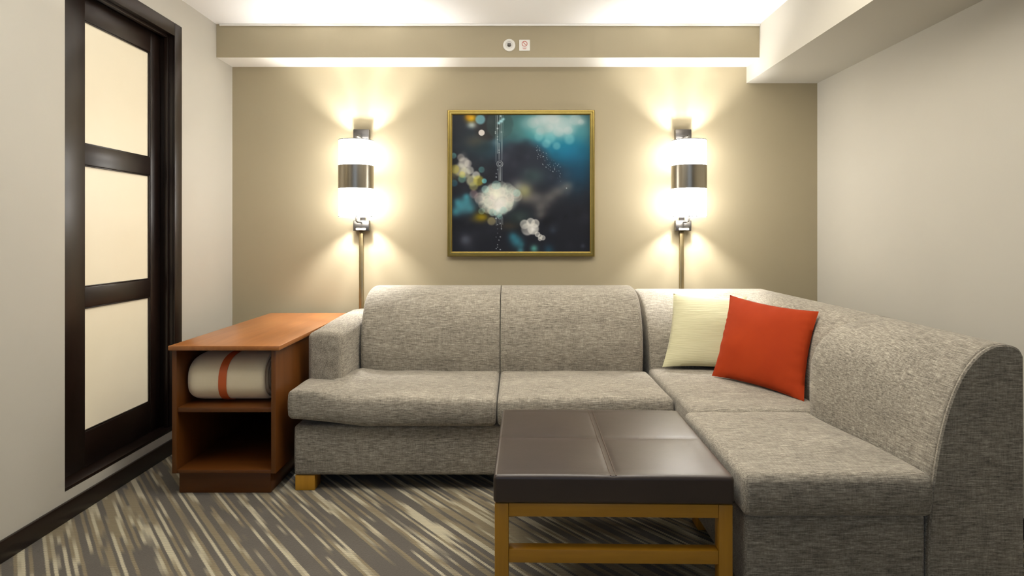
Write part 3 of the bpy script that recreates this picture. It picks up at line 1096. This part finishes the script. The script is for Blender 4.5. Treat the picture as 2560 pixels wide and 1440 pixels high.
# hanging threads and beads
for x, y0, y1, a in ((528, 150, 540, .45), (540, 150, 470, .6), (553, 380, 520, .75), (560, 150, 370, .6), (572, 150, 530, .55), (580, 300, 520, .4), (585, 150, 300, .35),
                     (553, 560, 690, .8), (566, 570, 690, .8), (578, 560, 700, .4), (542, 560, 640, .4), (530, 990, 1060, .5), (545, 990, 1040, .5), (560, 1000, 1050, .5), (572, 1000, 1090, .5), (583, 990, 1050, .4)):
    m = np.exp(-((XX - x) / 2.6) ** 2) * ((YY > y0) & (YY < y1)) * a
    img[:] = img * (1 - m[..., None]) + np.array([205, 215, 218.]) * m[..., None]
d = np.sqrt((XX - 559) ** 2 + (YY - 553) ** 2)
for R0, a in ((25, .8), (13, .8)):
    m = np.exp(-((d - R0) / 2.8) ** 2) * (YY < 575) * a
    img[:] = img * (1 - m[..., None]) + np.array([215, 222, 222.]) * m[..., None]
bl_ = [(541, 262, 8), (524, 290, 5), (524, 302, 5), (573, 292, 7), (541, 330, 5), (541, 352, 5), (553, 440, 5), (554, 460, 5), (566, 160, 7), (541, 600, 5), (530, 632, 5), (530, 660, 6),
       (541, 1120, 5), (563, 1150, 6), (529, 1152, 4), (552, 1177, 5), (541, 1085, 5), (573, 1085, 5), (541, 1215, 4), (563, 1254, 6), (530, 1247, 4), (541, 1235, 4), (528, 998, 7), (541, 1050, 6), (563, 1040, 5),
       (938, 579, 4), (1106, 751, 5)]
for k in range(70):
    x = 860 + 200 * rng.rand()
    bl_.append((x, 430 + (x - 860) * .9 + 130 * rng.rand() - 40, 1.6 + 1.5 * rng.rand()))
for x, y, r in bl_:
    blob(x, y, r, (210, 222, 226), .85)
for k in range(7):
    blob(548 + 7 * k, 218 - 5 * k + 6 * math.sin(k * 2), 11, (165, 205, 215), .8)
# brushy variation
for k in range(90):
    x, y = ZX0 + (ZX1 - ZX0) * rng.rand(), ZY0 + (ZY1 - ZY0) * rng.rand()
    s_ = rng.choice([-1, 1]) * 14
    i_, j_ = int((y - ZY0) / (ZY1 - ZY0) * G), int((x - ZX0) / (ZX1 - ZX0) * G)
    blob(x, y, 22 + 40 * rng.rand(), np.clip(img[i_, j_] + s_, 0, 255), .45)
img = np.clip(img / 255, 0, 1)
lin = np.where(img <= 0.04045, img / 12.92, ((img + 0.055) / 1.055) ** 2.4)

cx0, cx1, cz0, cz1 = PX0 + fw - 0.001, PX1 - fw + 0.001, PZ0 + fw - 0.001, PZ1 - fw + 0.001
yq = YB - 0.022
vx = np.linspace(cx0, cx1, G + 1)
vz = np.linspace(cz1, cz0, G + 1)
AX, AZ = np.meshgrid(vx, vz)
verts = np.stack([AX.ravel() - 0.031, np.full(AX.size, yq - YB), AZ.ravel() - PZ0], 1)
idx = np.arange((G + 1) * (G + 1)).reshape(G + 1, G + 1)
faces = np.stack([idx[:-1, :-1].ravel(), idx[1:, :-1].ravel(), idx[1:, 1:].ravel(), idx[:-1, 1:].ravel()], 1)
me = bpy.data.meshes.new('canvas')
me.vertices.add(len(verts))
me.vertices.foreach_set('co', verts.ravel())
me.loops.add(faces.size)
me.loops.foreach_set('vertex_index', faces.ravel().astype(np.int32))
me.polygons.add(len(faces))
me.polygons.foreach_set('loop_start', np.arange(0, faces.size, 4).astype(np.int32))
me.polygons.foreach_set('loop_total', np.full(len(faces), 4, np.int32))
me.update()
me.validate()
at = me.color_attributes.new('paint', 'FLOAT_COLOR', 'POINT')
rgba = np.concatenate([lin.reshape(-1, 3), np.ones((lin.shape[0] * lin.shape[1], 1))], 1)
at.data.foreach_set('color', rgba.ravel().astype(np.float32))
t = NT('painted_canvas')
an = t.n('ShaderNodeAttribute', attribute_name='paint')
hs = t.n('ShaderNodeHueSaturation')
hs.inputs['Value'].default_value = 1.05
hs.inputs['Saturation'].default_value = 1.15
t.l(an.outputs['Color'], hs.inputs['Color'])
t.bump(t.noise(t.coords((500, 500, 500)), 1.0, 2), 0.1, 0.001)
me.materials.append(t.set(hs.outputs[0], 0.5, **{'Specular IOR Level': 0.25}))
cv = bpy.data.objects.new('canvas', me)
COL.objects.link(cv)
cv.parent = pt
boxpart('backing_board', (cx0, cx1, YB - 0.021, YB - 0.001, cz0, cz1), M['darkplate'], pt, 0)

# ------------------------------------------------------------------ small devices on the beam
def disc(bm, xc, zc, prof, n=40):
    """lathe about the y axis; prof = (radius, distance out of the beam)"""
    rings = [[bm.verts.new((xc + r * math.cos(2 * PI * k / n), YF - d_, zc + r * math.sin(2 * PI * k / n))) for k in range(n)] for r, d_ in prof]
    for A, B in zip(rings, rings[1:]):
        for k in range(n):
            bm.faces.new((A[k], A[(k + 1) % n], B[(k + 1) % n], B[k]))
    bm.faces.new(rings[0])
    bm.faces.new(rings[-1])


zs_ = CAMH + (585 - 113) * 3.68 / 1563
xs1 = (1273 - 1290) * 3.68 / 1563
sd = thing('sprinkler_head', (xs1, YF, zs_), 'round white sidewall sprinkler cover on the beam above the painting', 'sprinkler')
bm = bmesh.new()
disc(bm, xs1, zs_, [(0.036, 0.0005), (0.037, 0.004), (0.035, 0.009), (0.024, 0.012), (0.020, 0.010), (0.019, 0.006)])
finish('cover_plate', bm, M['plastic'], sd)
bm = bmesh.new()
disc(bm, xs1, zs_, [(0.011, 0.0065), (0.010, 0.016), (0.006, 0.022), (0.0055, 0.030)], 20)
box(bm, xs1 - 0.010, xs1 + 0.010, YF - 0.034, YF - 0.031, zs_ - 0.004, zs_ + 0.004, bev=0.001)
finish('nozzle', bm, M['chrome'], sd)
xs2 = (1311.5 - 1290) * 3.68 / 1563
sg_ = thing('warning_plate', (xs2, YF, zs_), 'small square white plate with a red prohibition symbol beside the sprinkler', 'sign')
boxpart('plate', (xs2 - 0.032, xs2 + 0.032, YF - 0.006, YF - 0.0005, zs_ - 0.033, zs_ + 0.033), M['plastic'], sg_, 0.003)
bm = bmesh.new()
zc_ = zs_ + 0.008
n_ = 32
for k in range(n_):
    a, b = 2 * PI * k / n_, 2 * PI * (k + 1) / n_
    q = []
    for ang, r in ((a, 0.013), (b, 0.013), (b, 0.0165), (a, 0.0165)):
        q.append((xs2 + r * math.cos(ang), zc_ + r * math.sin(ang)))
    fr = [bm.verts.new((x, YF - 0.0068, z)) for x, z in q]
    bk = [bm.verts.new((x, YF - 0.0061, z)) for x, z in q]
    bm.faces.new(fr)
    for i in range(4):
        bm.faces.new((fr[i], fr[(i + 1) % 4], bk[(i + 1) % 4], bk[i]))
vs = box(bm, -0.0145, 0.0145, -0.0004, 0.0004, -0.0016, 0.0016)
bmesh.ops.transform(bm, verts=vs, matrix=Matrix.Translation((xs2, YF - 0.0066, zc_)) @ Matrix.Rotation(math.radians(45), 4, 'Y'))
box(bm, xs2 - 0.012, xs2 + 0.012, YF - 0.0068, YF - 0.0061, zs_ - 0.018, zs_ - 0.0155)
box(bm, xs2 - 0.009, xs2 + 0.009, YF - 0.0068, YF - 0.0061, zs_ - 0.023, zs_ - 0.021)
finish('symbol', bm, M['red'], sg_, label='red ring with slash and two lines of small print')
